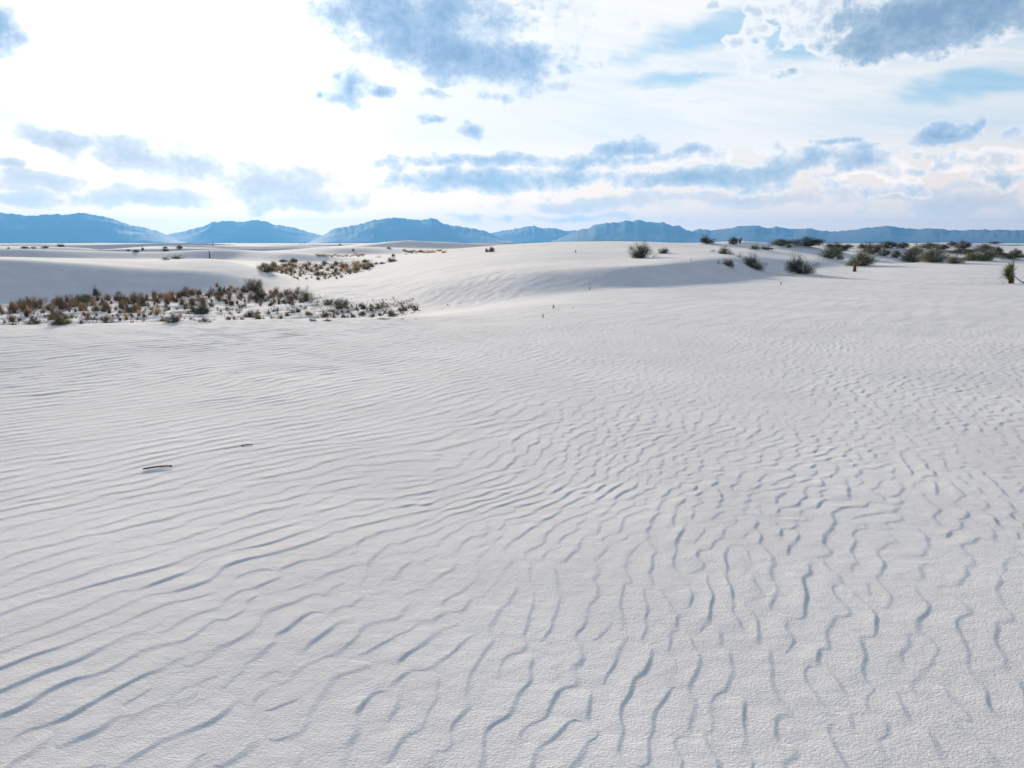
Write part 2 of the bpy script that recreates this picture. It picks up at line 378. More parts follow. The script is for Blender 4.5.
def land(x, y):
    """height of the land without ripples"""
    x = np.asarray(x, float); y = np.asarray(y, float)
    r = np.hypot(x, y); az = np.arctan2(x, y)
    a = np.clip((az - AZ_D[0]) / (AZ_D[-1] - AZ_D[0]), 0, 1) * (len(AZ_D) - 1.001)
    ia = a.astype(int); fa = a - ia
    rc = np.clip(r, 0, 299.9)
    b = np.where(rc < 129.75, rc / .25, 520 + (rc - 130)); b = np.clip(b, 0, len(R_D) - 1.001)
    ib = b.astype(int); fb = b - ib
    z = ((T_D[ia, ib] * (1 - fb) + T_D[ia, ib + 1] * fb) * (1 - fa) + (T_D[ia + 1, ib] * (1 - fb) + T_D[ia + 1, ib + 1] * fb) * fa)
    side = smooth(R(60), R(100), np.abs(az))
    z = z * (1 - side) + side * (.25 * value_noise(x / 14, y / 14, 2) * smooth(4, 20, r))
    far = smooth(150, 260, r)
    f = far_dunes(x, y)
    # dune with a sharp crest running towards the camera
    px_, py_ = -24.5, 196.0
    dx, dy = x - px_, y - py_
    cone = 3.7 - np.maximum(np.maximum(.085 * dx - .17 * dy, -.10 * dx - .03 * dy), .09 * dy + .02 * dx)
    f = np.maximum(f, cone - 1.4)
    z = z * (1 - far) + f * far
    z = np.where(r > 150, np.maximum(z, cone - 1.4), z)
    flat = smooth(1800, 4200, r)
    z = z * (1 - flat) + (-1.0) * flat
    # gentle unevenness
    z = z + .009 * value_noise(x / 1.9, y / 1.9, 11) * smooth(1, 4, r) * (1 - smooth(60, 120, r)) + .03 * value_noise(x / 5.3, y / 5.3, 12) * smooth(14, 26, r)
    floor = smooth(22, 26, r) * (1 - smooth(48, 51, r)) * (1 - smooth(R(-14), R(-3), az))
    z = z + floor * (.05 * value_noise(x / .8, y / .8, 21) + .05 * value_noise(x / 2.1, y / 2.1, 22))
    for (mx, my, mr, mh) in MOUNDS:
        d2 = ((x - mx) ** 2 + (y - my) ** 2) / mr ** 2
        z = z + mh * np.exp(-d2 * 1.2)
    return z

# ripples: band-limited complex noise; its phase makes the crests, its strength where they die out
RL, RN = 44.0, 2048
def ripple_field(lam, theta, spread, width, seed):
    g = np.random.default_rng(seed)
    k = np.fft.fftfreq(RN, RL / RN) * 2 * np.pi
    KX, KY = np.meshgrid(k, k, indexing='ij')
    K = np.hypot(KX, KY) + 1e-9
    nx, ny = math.cos(theta), -math.sin(theta)
    ang = np.arccos(np.clip((KX * nx + KY * ny) / K, -1, 1))
    k0 = 2 * np.pi / lam
    F = np.exp(-(K / k0 - 1) ** 2 / (2 * width ** 2) - ang ** 2 / (2 * spread ** 2))
    F[K < .3 * k0] = 0
    n = g.standard_normal((RN, RN)) + 1j * g.standard_normal((RN, RN))
    z = np.fft.ifft2(n * F)
    return (z / np.sqrt(np.mean(np.abs(z) ** 2))).astype(np.complex64)
RF = [ripple_field(.185, R(39), R(14), .30, 1), ripple_field(.138, R(19), R(19), .30, 2), ripple_field(.135, R(32), R(36), .32, 3), ripple_field(.62, R(35), R(16), .25, 4)]
def sample(F, x, y):
    u = np.mod(x / RL, 1) * RN; v = np.mod(y / RL, 1) * RN
    i = u.astype(int) % RN; j = v.astype(int) % RN; fu = u - np.floor(u); fv = v - np.floor(v)
    i1 = (i + 1) % RN; j1 = (j + 1) % RN
    return (F[i, j] * (1 - fu) + F[i1, j] * fu) * (1 - fv) + (F[i, j1] * (1 - fu) + F[i1, j1] * fu) * fv
def saw(ph, lee=.15):
    """long gentle back, short steep front"""
    t = np.mod(ph / (2 * np.pi), 1)
    up = t / (1 - lee)
    s = np.where(t < 1 - lee, up ** 1.15, (1 - t) / lee)
    return s * s * (3 - 2 * s) * .35 + s * .65
def ripples(x, y):
    r = np.hypot(x, y)
    wx = x + .22 * value_noise(x / 1.5, y / 1.5, 31) + .02 * value_noise(x / .17, y / .17, 37)
    wy = y + .22 * value_noise(x / 1.5, y / 1.5, 32) + .02 * value_noise(x / .17, y / .17, 38)
    right = smooth(-1.3, 1.3, x - .35 * y + 2.3 + .5 * value_noise(x / 2, y / 2, 33))
    broken = smooth(-2.0, 3.0, x + .15 * (y - 4) + 1.2 * value_noise(x / 2.3, y / 2.3, 34)) * smooth(3.0, 6.0, y)
    a0, a1, a2 = (1 - right) * (1 - .6 * broken), right * (1 - .6 * broken), broken * .8
    Z = (sample(RF[0], wx, wy) * a0 + sample(RF[1], wx, wy) * a1 + sample(RF[2], wx, wy) * a2) / np.sqrt(a0 ** 2 + a1 ** 2 + a2 ** 2)
    A = np.abs(Z)
    amp = RIP_H * np.clip(.42 + .58 * (A / .95) ** 1.2, .3, 1.4) * (1 + .35 * value_noise(x / 1.3, y / 1.3, 35) + .35 * value_noise(x / .3, y / .3, 39))
    fade = 1 - smooth(17, 23, r)
    amp = amp * (1 + 1.1 * smooth(4, 12, r)) * (1 - .42 * broken * smooth(5, 9, r))
    h = amp * saw(np.angle(Z)) * fade
    Z2 = sample(RF[3], x, y)
    h = h + .005 * np.clip(np.abs(Z2), .2, 1.5) * saw(np.angle(Z2), .3) * smooth(12, 20, r) * (1 - smooth(45, 80, r))
    # coarse broken ripples at the foot of the middle dune
    az = np.arctan2(x, y)
    patch = smooth(25, 29, r) * (1 - smooth(36, 42, r)) * smooth(R(-9.5), R(-6), az) * (1 - smooth(R(-1), R(3), az))
    h = h + patch * .014 * value_noise(x / .22, y / .5, 36)
    return h
RIP_H = .0033

def build_ground():
    # rows: fine where the picture is fine
    rows = list(np.arange(0.0, 1.6, .08)[1:])
    r = 1.6
    while r < 24:
        step = min(.6 * (r * r + EYE ** 2) / (EYE * FPX), .034)
        rows.append(r); r += max(step, .0026)
    while r < 30000:
        rows.append(r); r *= 1.0045 if r < 160 else (1.008 if r < 600 else 1.03)
    rows = np.array(rows)
    a0, a1 = R(-40), R(40)
    fine = np.linspace(a0, a1, 1150)
    coarse = np.linspace(a1, a0 + 2 * math.pi, 142)[1:-1]
    az = np.concatenate([fine, coarse])
    Rr, A = np.meshgrid(rows, az, indexing='ij')
    X = Rr * np.sin(A); Y = Rr * np.cos(A)
    Z = land(X, Y) + ripples(X, Y)
    nr, na = Rr.shape
    co = np.stack([X, Y, Z], -1).reshape(-1, 3)
    co = np.vstack([co, [[0, 0, land(np.array([0.]), np.array([0.]))[0]]]])
    i = np.arange(nr - 1)[:, None] * na; j = np.arange(na)[None, :]; j1 = (j + 1) % na
    q = np.stack([i + j, i + j1, i + na + j1, i + na + j], -1).reshape(-1, 4)[:, ::-1]
    jj = np.arange(na)
    tri = np.stack([np.full(na, nr * na), jj, (jj + 1) % na], -1)[:, ::-1]
    me = bpy.data.meshes.new("sand_ground")
    nq, nt = len(q), len(tri)
    me.vertices.add(len(co)); me.vertices.foreach_set('co', co.astype(np.float32).ravel())
    me.loops.add(nq * 4 + nt * 3)
    me.loops.foreach_set('vertex_index', np.concatenate([q.ravel(), tri.ravel()]).astype(np.int32))
    me.polygons.add(nq + nt)
    me.polygons.foreach_set('loop_start', np.concatenate([np.arange(nq) * 4, nq * 4 + np.arange(nt) * 3]).astype(np.int32))
    me.polygons.foreach_set('use_smooth', np.ones(nq + nt, bool))
    me.update(calc_edges=True)
    me.validate()
    o = bpy.data.objects.new("sand_ground", me); COL.objects.link(o)
    o['kind'] = 'structure'
    me.materials.append(sand_material())
    return o

def new_mat(name):
    m = bpy.data.materials.new(name); m.use_nodes = True
    t = m.node_tree; t.nodes.clear(); N = NT(t)
    out = N.new('ShaderNodeOutputMaterial'); p = N.new('ShaderNodeBsdfPrincipled')
    N.l.new(p.outputs[0], out.inputs[0])
    return m, N, p

def sand_material():
    m, N, p = new_mat("gypsum_sand")
    g = N.new('ShaderNodeNewGeometry').outputs['Position']
    big = N.noise(g, .55, 5, .62)
    fine = N.noise(g, 160, 2, .6)
    spk = N.noise(g, 420, 1, .5)
    c = N.mix(N.ramp(big, .3, .7), SAND_A, SAND_B)
    c = N.mix(N.ramp(fine, .35, .8, 0, .22), c, (.93, .93, .93))
    c = N.mix(N.ramp(spk, .66, .76, 0, .5), c, (.42, .40, .38))
    N.put(p.inputs['Base Color'], c)
    p.inputs['Roughness'].default_value = 1.0
    p.inputs['Specular IOR Level'].default_value = .08
    b1 = N.new('ShaderNodeBump'); b1.inputs['Distance'].default_value = .0045; b1.inputs['Strength'].default_value = .9
    N.put(b1.inputs['Height'], N.noise(g, 95, 4, .65))
    b2 = N.new('ShaderNodeBump'); b2.inputs['Distance'].default_value = .012; b2.inputs['Strength'].default_value = .38
    N.put(b2.inputs['Height'], N.noise(g, 14, 3, .5)); N.l.new(b1.outputs[0], b2.inputs['Normal'])
    N.l.new(b2.outputs[0], p.inputs['Normal'])
    return m
SAND_A, SAND_B = (.755, .73, .705), (.845, .82, .795)

# ------------------------------------------------------------------ mountains
RIDGES = [
 # outline of each range as (column, row) in the photograph, distance of its crest in m
 ("mountain_range", 21000, [(-60, 214), (-20, 209), (0, 211), (12, 213), (30, 215), (42, 214.5), (58, 214), (72, 214), (80, 213), (88, 212), (96, 214.5), (106, 215.5), (114, 218), (124, 222), (132, 225), (146, 227.5), (156, 230), (164, 233), (172, 238), (184, 242), (200, 245)]),
 ("mountain_range", 22500, [(120, 246), (140, 240), (158, 235.5), (168, 234), (180, 232.5), (192, 229), (204, 226), (214, 222), (226, 220.5), (236, 221), (246, 221), (256, 219.5), (266, 220.5), (274, 224), (290, 226), (300, 229), (310, 232), (320, 234.5), (332, 239), (350, 245)]),
 ("mountain_range", 20000, [(300, 246), (315, 240), (322, 236), (328, 232), (336, 228), (350, 226), (364, 223), (374, 219.5), (386, 218.5), (394, 217.5), (404, 218), (414, 219.5), (424, 219.5), (432, 217.5), (437, 218.5), (441, 222), (450, 225), (466, 227), (480, 229.5), (490, 233), (506, 240), (520, 245)]),
 ("mountain_range", 23500, [(450, 245), (470, 238), (492, 232.5), (504, 230.5), (516, 228.5), (526, 226), (534, 225.5), (542, 228.5), (550, 227.5), (556, 228), (564, 231), (578, 230), (600, 232), (620, 240), (640, 245)]),
 ("mountain_range", 19500, [(540, 246), (565, 236), (578, 230), (588, 228), (596, 223.5), (606, 222.5), (618, 222), (624, 220), (632, 221.5), (638, 219.5), (646, 221.5), (658, 222), (664, 222), (672, 226), (678, 225), (686, 230), (691, 231), (698, 228.5), (712, 230), (722, 229), (738, 226), (754, 225), (768, 228), (776, 226.5), (790, 229), (806, 228), (820, 230), (830, 231), (840, 231), (856, 229), (870, 227), (880, 226.5), (890, 225.5), (900, 227.5), (914, 229), (930, 228), (948, 230), (966, 230), (980, 229.5), (1000, 229.5), (1024, 230), (1060, 229), (1100, 231), (1140, 233), (1190, 238)]),
]
def build_mountains():
    m, N, p = new_mat("mountain_rock")
    g = N.new('ShaderNodeNewGeometry').outputs['Position']
    N.put(p.inputs['Base Color'], N.mix(N.noise(g, .0012, 6, .6), (.022, .028, .034), (.045, .045, .045)))
    p.inputs['Roughness'].default_value = .95
    for n, (name, dist, line) in enumerate(RIDGES):
        xs = [math.atan2(a - 512, 840) for a, b in line]
        hs = [max(z_at(a, b, dist) + 1, -60) for a, b in line]
        na, nv = 420, 46
        az = np.linspace(xs[0], xs[-1], na)
        H = np.interp(az, xs, hs)
        V = np.linspace(-1, 1, nv)
        A, VV = np.meshgrid(az, V, indexing='ij')
        D = dist + VV * 2600
        X = D * np.sin(A); Y = D * np.cos(A)
        spur = np.zeros_like(A)
        amp, s = 1.0, 700.0
        for k in range(4):
            spur += amp * (1 - 2 * np.abs(value_noise(X / s + 3 * k, Y / (s * 1.8), 40 + k + 7 * n))); amp *= .5; s *= .5
        base = H[:, None] * (1 - np.abs(VV)) ** 1.0
        cut = np.abs(VV) * (1 - np.abs(VV)) * 2.2
        Z = base + H[:, None] * .07 * spur * cut + 12 * value_noise(A * 260, VV * 2.1, 90 + n) * (1 - np.abs(VV)) + 6 * value_noise(A * 700, VV * 4.1, 95 + n) * (1 - np.abs(VV))
        Z = np.where(np.abs(VV) > .98, -20, Z)
        co = np.stack([X, Y, Z], -1).reshape(-1, 3)
        i = np.arange(na - 1)[:, None] * nv; j = np.arange(nv - 1)[None, :]
        q = np.stack([i + j, i + nv + j, i + nv + j + 1, i + j + 1], -1).reshape(-1, 4)[:, ::-1]
        me = bpy.data.meshes.new(name); me.from_pydata(co.tolist(), [], q.tolist()); me.update()
        me.polygons.foreach_set('use_smooth', np.ones(len(q), bool))
        me.materials.append(m)
        o = bpy.data.objects.new(name, me); COL.objects.link(o); o['kind'] = 'structure'
build_mountains()

def build_haze():
    bm = bmesh.new()
    bmesh.ops.create_cube(bm, size=1)
    me = bpy.data.meshes.new("haze"); bm.to_mesh(me); bm.free()
    o = bpy.data.objects.new("haze", me); COL.objects.link(o)
    zb, zt = -70.0, 900.0
    o.scale = (66000, 66000, zt - zb); o.location = (0, 0, (zt + zb) / 2)
    o['kind'] = 'stuff'
    m = bpy.data.materials.new("haze"); m.use_nodes = True
    t = m.node_tree; t.nodes.clear()
    out = t.nodes.new('ShaderNodeOutputMaterial'); v = t.nodes.new('ShaderNodeVolumePrincipled')
    v.inputs['Color'].default_value = (*HAZE_COL, 1)
    v.inputs['Density'].default_value = HAZE_DEN
    v.inputs['Anisotropy'].default_value = .38
    t.links.new(v.outputs[0], out.inputs['Volume'])
    me.materials.append(m)
HAZE_COL = (.12, .37, .72)
HAZE_DEN = 3.4e-5
build_haze()

# ------------------------------------------------------------------ plants
def tag(o, label, cat, group=None):
    o['label'] = label; o['category'] = cat
    if group: o['group'] = group
    return o

def hit(px, py):
    """where the line of sight through a point of the photograph meets the land"""
    X, Y, Z = ray(px, py); h = math.hypot(X, Y)
    rs = np.concatenate([np.arange(2, 20, .05), np.arange(20, 150, .1), np.arange(150, 900, .5)])
    xs, ys = rs * X / h, rs * Y / h
    zl = land(xs, ys); zr = EYE + rs * Z / h
    b = np.nonzero(zr <= zl)[0]
    i = b[0] if len(b) else int(np.argmax(((zl - EYE) / rs)[:2000]))
    return xs[i], ys[i], rs[i]

def plant_material(name, col_a, col_b, trans=.3, rough=.8):
    m = bpy.data.materials.new(name); m.use_nodes = True
    t = m.node_tree; t.nodes.clear(); N = NT(t)
    out = N.new('ShaderNodeOutputMaterial'); p = N.new('ShaderNodeBsdfPrincipled'); tr = N.new('ShaderNodeBsdfTranslucent')
    mx = N.new('ShaderNodeMixShader'); mx.inputs[0].default_value = trans
    oi = N.new('ShaderNodeObjectInfo').outputs['Random']
    g = N.new('ShaderNodeNewGeometry').outputs['Position']
    f = N.math('ADD', N.math('MULTIPLY', oi, .55), N.math('MULTIPLY', N.noise(g, 5.0, 3, .6), .6))
    c = N.mix(N.ramp(f, .25, .85), col_a, col_b)
    N.put(p.inputs['Base Color'], c); N.put(tr.inputs[0], c)
    p.inputs['Roughness'].default_value = rough
    p.inputs['Specular IOR Level'].default_value = .2
    N.l.new(p.outputs[0], mx.inputs[1]); N.l.new(tr.outputs[0], mx.inputs[2]); N.l.new(mx.outputs[0], out.inputs[0])
    return m
M = {
 'green': plant_material("grey_green_leaf", (.13, .14, .095), (.23, .235, .165), .28),
 'dark': plant_material("dark_leaf", (.085, .088, .06), (.17, .165, .12), .2),
 'olive': plant_material("olive_leaf", (.12, .12, .05), (.20, .185, .08), .3),
 'brown': plant_material("dry_leaf", (.085, .06, .045), (.15, .10, .07), .25),
 'bark': plant_material("bare_wood", (.06, .05, .045), (.13, .11, .10), 0.0),
 'russet': plant_material("dry_grass", (.105, .075, .052), (.25, .165, .105), .24),
 'tan': plant_material("pale_dry_grass", (.25, .165, .10), (.42, .30, .19), .3),
 'gold': plant_material("golden_grass", (.42, .24, .09), (.55, .36, .16), .35),
 'sprig': plant_material("pale_sprig", (.13, .13, .085), (.24, .23, .16), .3),
 'yucca': plant_material("yucca_leaf", (.14, .17, .07), (.27, .28, .13), .25, .5),
 'skirt': plant_material("dead_yucca_leaf", (.13, .075, .045), (.22, .13, .08), .2),
 'stump': plant_material("stump_wood", (.34, .19, .08), (.44, .27, .13), .1),
}

class Geo:
    def __init__(s): s.v = []; s.f = []; s.n = 0
    def add(s, co, faces):
        s.v.append(np.asarray(co, float)); s.f += [tuple(i + s.n for i in f) for f in faces]; s.n += len(co)
    def tube(s, pts, rads, seg=4):
        pts = [Vector(p) for p in pts]; co = []; F = []
        for i, p in enumerate(pts):
            d = (pts[min(i + 1, len(pts) - 1)] - pts[max(i - 1, 0)]).normalized()
            u = d.cross(Vector((.3, .2, .9))).normalized() if abs(d.z) < .95 else d.cross(Vector((1, 0, 0))).normalized()
            w = d.cross(u)
            for k in range(seg):
                a = 2 * math.pi * k / seg
                co.append(p + (u * math.cos(a) + w * math.sin(a)) * rads[i])
        for i in range(len(pts) - 1):
            for k in range(seg):
                a, b = i * seg + k, i * seg + (k + 1) % seg
                F.append((a, b, b + seg, a + seg))
        F.append(tuple(range(seg))[::-1]); F.append(tuple((len(pts) - 1) * seg + k for k in range(seg)))
        s.add(co, F)
    def blade(s, p0, d, length, width, bend, n=3):
        """a tapering leaf that bows down by its tip"""
        p0 = Vector(p0); d = Vector(d).normalized()
        side = d.cross(Vector((0, 0, 1)))
        side = side.normalized() if side.length > .05 else Vector((1, 0, 0))
        co = []; F = []
        for i in range(n + 1):
            t = i / n
            p = p0 + d * length * t + Vector((0, 0, -1)) * bend * length * t * t
            w = width * (1 - t) ** .7 * .5
            if i < n: co += [p - side * w, p + side * w]
            else: co += [p]
        for i in range(n - 1): F.append((2 * i, 2 * i + 1, 2 * i + 3, 2 * i + 2))
        F.append((2 * n - 2, 2 * n - 1, 2 * n))
        s.add(co, F)
    def leaves(s, P, size, g):
        """many small leaf faces at the points P"""
        n = len(P)
        a = g.standard_normal((n, 3)); a /= np.linalg.norm(a, axis=1)[:, None]
        b = np.cross(a, g.standard_normal((n, 3))); b /= np.linalg.norm(b, axis=1)[:, None]
        L = size * g.uniform(.6, 1.4, (n, 1)); W = L * .32
        co = np.stack([P - a * L, P + b * W, P + a * L, P - b * W], 1).reshape(-1, 3)
        s.add(co, [(4 * i, 4 * i + 1, 4 * i + 2, 4 * i + 3) for i in range(n)])
    def mesh(s, name, mat):
        me = bpy.data.meshes.new(name)
        me.from_pydata(np.vstack(s.v).tolist(), [], s.f); me.update()
        me.materials.append(mat)
        return me

def shrub_meshes(seed, aspect, nclump, nleaf, leaf, fmat, name, bare=.12, lean=0.0, open_=.0):
    """foliage and stems of a shrub one unit wide and one unit tall (aspect = width over height in life)"""
    g = np.random.default_rng(seed)
    fo, st = Geo(), Geo()
    for k in range(nclump):
        a = g.uniform(0, 2 * math.pi); el = math.asin(g.uniform(.02, 1) ** 1.15)
        rad = g.uniform(.62, 1.0) * (1 + .26 * math.sin(a * 2 + seed) + .2 * math.sin(a * 3 + el * 4 + 2 * seed))
        c = np.array([.44 * rad * math.cos(el) * math.cos(a) + lean * math.sin(el) * .3, .44 * rad * math.cos(el) * math.sin(a), .07 + .74 * rad * math.sin(el)])
        mid = c * np.array([.55, .55, .42]) + g.normal(0, .03, 3)
        tip = c + (c - mid) * .12 + np.array([0, 0, .04])
        st.tube([(g.normal(0, .03), g.normal(0, .03), -.06), mid, c, tip], [.012, .007, .004, .002], 4)
        for q in range(3):
            e = c + g.normal(0, 1, 3) * np.array([.09, .09, .11]); e[2] = max(e[2], .02)
            st.tube([mid + (c - mid) * .5, (c + e) / 2 + g.normal(0, .01, 3), e], [.004, .003, .0015], 3)
        if g.random() < bare: continue
        sp = g.uniform(.06, .11)
        P = c + g.normal(0, 1, (nleaf, 3)) * np.array([sp, sp, sp * 1.25])
        P = P[P[:, 2] > .0]
        if len(P): fo.leaves(P, leaf, g)
    return fo.mesh(name + "_foliage", fmat), st.mesh(name + "_stems", M['bark'])

SHRUBS = {}
def variants(key, n, **kw):
    SHRUBS[key] = [shrub_meshes(100 * len(SHRUBS) + i, name=key, **kw) for i in range(n)]
variants('dome', 3, aspect=1.8, nclump=60, nleaf=170, leaf=.020, fmat=M['green'])
variants('olive', 2, aspect=1.6, nclump=54, nleaf=150, leaf=.020, fmat=M['olive'])
variants('dark', 3, aspect=2.5, nclump=50, nleaf=140, leaf=.021, fmat=M['dark'])
variants('twiggy', 2, aspect=1.8, nclump=80, nleaf=110, leaf=.019, fmat=M['dark'], bare=.25, lean=-.6)
variants('sprig', 3, aspect=1.4, nclump=16, nleaf=22, leaf=.026, fmat=M['sprig'], bare=.2)

def grass_mesh(seed, mat, n=70, spread=.5, bw=.05):
    g = np.random.default_rng(seed); G = Geo()
    for i in range(n):
        a = g.uniform(0, 2 * math.pi); r = abs(g.normal(0, .13))
        t = abs(g.normal(0, spread)); t = min(t, 1.2)
        d = (math.sin(t) * math.cos(a), math.sin(t) * math.sin(a), math.cos(t))
        G.blade((r * math.cos(a), r * math.sin(a), -.05), d, g.uniform(.55, 1.08), bw * g.uniform(.6, 1.3), g.uniform(0, .35), 2)
    return G.mesh("grass", mat)
GRASS = {k: [grass_mesh(300 + 10 * j + i, M[k], n, sp, bw) for i in range(3)] for j, (k, n, sp, bw) in enumerate([('russet', 80, .42, .05), ('tan', 60, .45, .055), ('gold', 60, .5, .06), ('dark', 40, .75, .06), ('sprig', 40, .6, .05)])}

prng = random.Random(11)
def put_shrub(kind, px, py, wpx, hpx, label, cat='shrub', group=None, mound=0.0, name='desert_shrub', var=None, rot=None, tilt=0.0):
    x, y, r = hit(px, py)
    if mound:
        x, y, r = hit(px, min(py + .75 * mound * 840 / r, py + 6))
        MOUNDS.append((x, y, wpx * r / 840 * .62, mound))
    o = bpy.data.objects.new(name, None); COL.objects.link(o)
    vs = SHRUBS[kind]; fm, sm = vs[prng.randrange(len(vs)) if var is None else var % len(vs)]
    w = wpx * r / 840; h = hpx * r / 840
    for part, me in (('foliage', fm), ('stems', sm)):
        c = bpy.data.objects.new(part, me); COL.objects.link(c); c.parent = o
    o.scale = (w, w * .8, h * 1.06)
    o.rotation_euler = (0, tilt, prng.uniform(-.4, .4) if rot is None else rot)
    tag(o, label, cat, group)
    PLACED.append((o, x, y, -.03))
    return o
PLACED = []
def put_clump(kind, x, y, w, h, label, cat, group, name):
    o = bpy.data.objects.new(name, prng.choice(GRASS[kind])); COL.objects.link(o)
    o.scale = (w, w, h); o.rotation_euler = (0, 0, prng.uniform(0, 6.28))
    tag(o, label, cat, group); PLACED.append((o, x, y, 0))
    return o

# --- shrubs on the right-hand dunes: kind, column, row of the foot, width, height, mound, label
RIGHT = [
 ('dome', 641, 258, 22, 15, 0, "grey-green bush alone on the bright brow of the broad middle dune"),
 ('dome', 664, 253.5, 10, 6, 0, "small round green bush just right of the lone bush on the dune brow"),
 ('twiggy', 708.5, 243.5, 15, 8, .10, "dark brown triangular bush on the skyline, leftmost of the skyline bushes"),
 ('dark', 733.5, 244.5, 11, 8, .05, "dark bush on the skyline at the left end of the small white hillock"),
 ('sprig', 713, 252, 8, 4, 0, "tiny yellowish sprig left of the grey bushes on the bright ledge"),
 ('dome', 724.5, 254, 12, 7, 0, "grey-green bush with upright shoots on the shaded slope below the skyline hillock"),
 ('sprig', 732, 255, 8, 4, 0, "small grey sprig touching the right side of the upright grey-green bush"),
 ('sprig', 740, 257.5, 9, 6, 0, "sparse grey sprig midway between the upright bush and the drooping brown bush"),
 ('sprig', 719, 264.5, 9, 5, 0, "thin grey sprig lowest left on the shaded dune slope"),
 ('dome', 727, 265.5, 12, 7, 0, "sparse pale bush low on the shaded slope, left of the drooping brown bush"),
 ('sprig', 744.5, 261, 8, 7, 0, "upright grey sprig at the upper left edge of the drooping brown bush"),
 ('twiggy', 755, 268.5, 22, 13, 0, "dark brown bush drooping down the shaded slope to its right"),
 ('dark', 754, 249.5, 10, 4.5, .10, "small dark green bush at the left end of the low strip below the hillock"),
 ('dark', 765, 249.8, 14, 3.5, .10, "flat dark mat of shrub right of the small dark green bush below the hillock"),
 ('dark', 781, 248, 22, 7, .25, "long dark bush draped over a mound, left of the steepest shrub mound"),
 ('dark', 789, 249.5, 5, 3, 0, "tiny dark tuft between the two draped shrub mounds on the skyline"),
 ('dark', 806, 248, 32, 9, .45, "large dark shrub arching over the steepest white mound on the skyline"),
 ('twiggy', 803, 274, 30, 18, .10, "big dark twiggy bush with bare arching twigs at the foot of the shaded dune"),
 ('dome', 829, 258.5, 20, 10, .15, "pale green bush in front of the dark one, behind the big twiggy bush"),
 ('dark', 838, 252.5, 20, 8, .25, "dark shrub capping a mound just behind the pale green bush"),
 ('dark', 831, 248, 16, 4.5, .2, "brownish shrub cap on the far mound right of the steepest shrub mound"),
 ('dark', 839, 259.5, 8, 4.5, 0, "small dark tuft at the right foot of the pale green bush"),
 ('dark', 848, 247.5, 12, 3, .15, "thin dark streak of shrub on a far white mound left of the dense dark cluster"),
 ('olive', 862, 266, 28, 15, .05, "large olive-grey bush standing behind the small orange stump"),
 ('dark', 871, 254.5, 20, 10, .25, "dark bushy mass rising just behind the large olive-grey bush"),
 ('dark', 863, 249, 14, 5, .2, "low dark shrub on the mound top to the upper left of the dark bushy mass"),
 ('dark', 888, 249.5, 24, 7, .35, "long brown-black shrub arched over a high mound left of centre of the far cluster"),
 ('dark', 903, 249.2, 12, 6, .3, "short black shrub crowning its own mound beside the long arched one"),
 ('dark', 884, 256, 11, 7, .05, "small dark green bush behind the smooth ledge, left one of a pair"),
 ('dark', 896, 258, 12, 8, .05, "small dark green bush sloping to the right, right one of a pair behind the ledge"),
 ('dome', 913, 262, 24, 13, .10, "wide pale grey-green bush at the left of the long hedge behind the smooth ledge"),
 ('dome', 934, 262.5, 28, 13, .10, "darker grey-green bush forming the right half of the long hedge behind the ledge"),
 ('dark', 915, 252.5, 14, 5, .2, "black shrub peeping over the long grey-green hedge"),
 ('dark', 929, 250, 20, 6, .35, "brown shrub arched over a white mound above the long hedge"),
 ('dark', 943, 250.5, 14, 5, .3, "dark shrub trailing down the right side of the mound above the long hedge"),
 ('dark', 951.5, 246, 9, 4, .2, "small dark bush high on the pale far dune above the right end of the hedge"),
 ('dark', 962, 249.5, 15, 7, .35, "dark shrub hooked over a bright mound, upper of two left of the brown dome"),
 ('dark', 961, 253.8, 28, 5, .15, "long flat dark shrub strip below the hooked shrub mound"),
 ('dome', 955, 263.5, 14, 6.5, .05, "low dark tuft poking above the ledge between the hedge and the yellow-green bushes"),
 ('olive', 971, 261.5, 16, 9, .05, "yellow-green bush just above the smooth ledge, left of the grey-green mound bush"),
 ('dome', 987, 261, 22, 10, .10, "grey-green mound-shaped bush just above the smooth ledge"),
 ('dark', 984, 253, 20, 8, .25, "brown domed shrub behind the grey-green mound-shaped bush"),
 ('dark', 997, 256, 11, 8, .15, "very dark bush at the right shoulder of the brown domed shrub"),
 ('dark', 995, 243.8, 11, 2, .3, "thin dark shrub line on the far skyline near the right edge"),
 ('dark', 1011, 259.5, 20, 4.5, .25, "arched dark shrub over a low mound behind the yucca"),
 ('dark', 1015, 255.5, 10, 6, .1, "small dark bush with a dry stalk behind the arched shrub at the right edge"),
 ('olive', 1022, 257.5, 8, 4, .05, "olive tuft cut off by the right edge of the picture"),
 ('dark', 1003, 256, 12, 3, .1, "flat dark shrub strip between the very dark bush and the right-edge bushes"),
 ('twiggy', 487.5, 252, 5, 4, 0, "narrow grey-brown bush, left half of the dark pair on the pale dune crest"),
 ('dark', 491.5, 252, 6, 6, 0, "black upright bush, right half of the dark pair on the pale dune crest"),
]
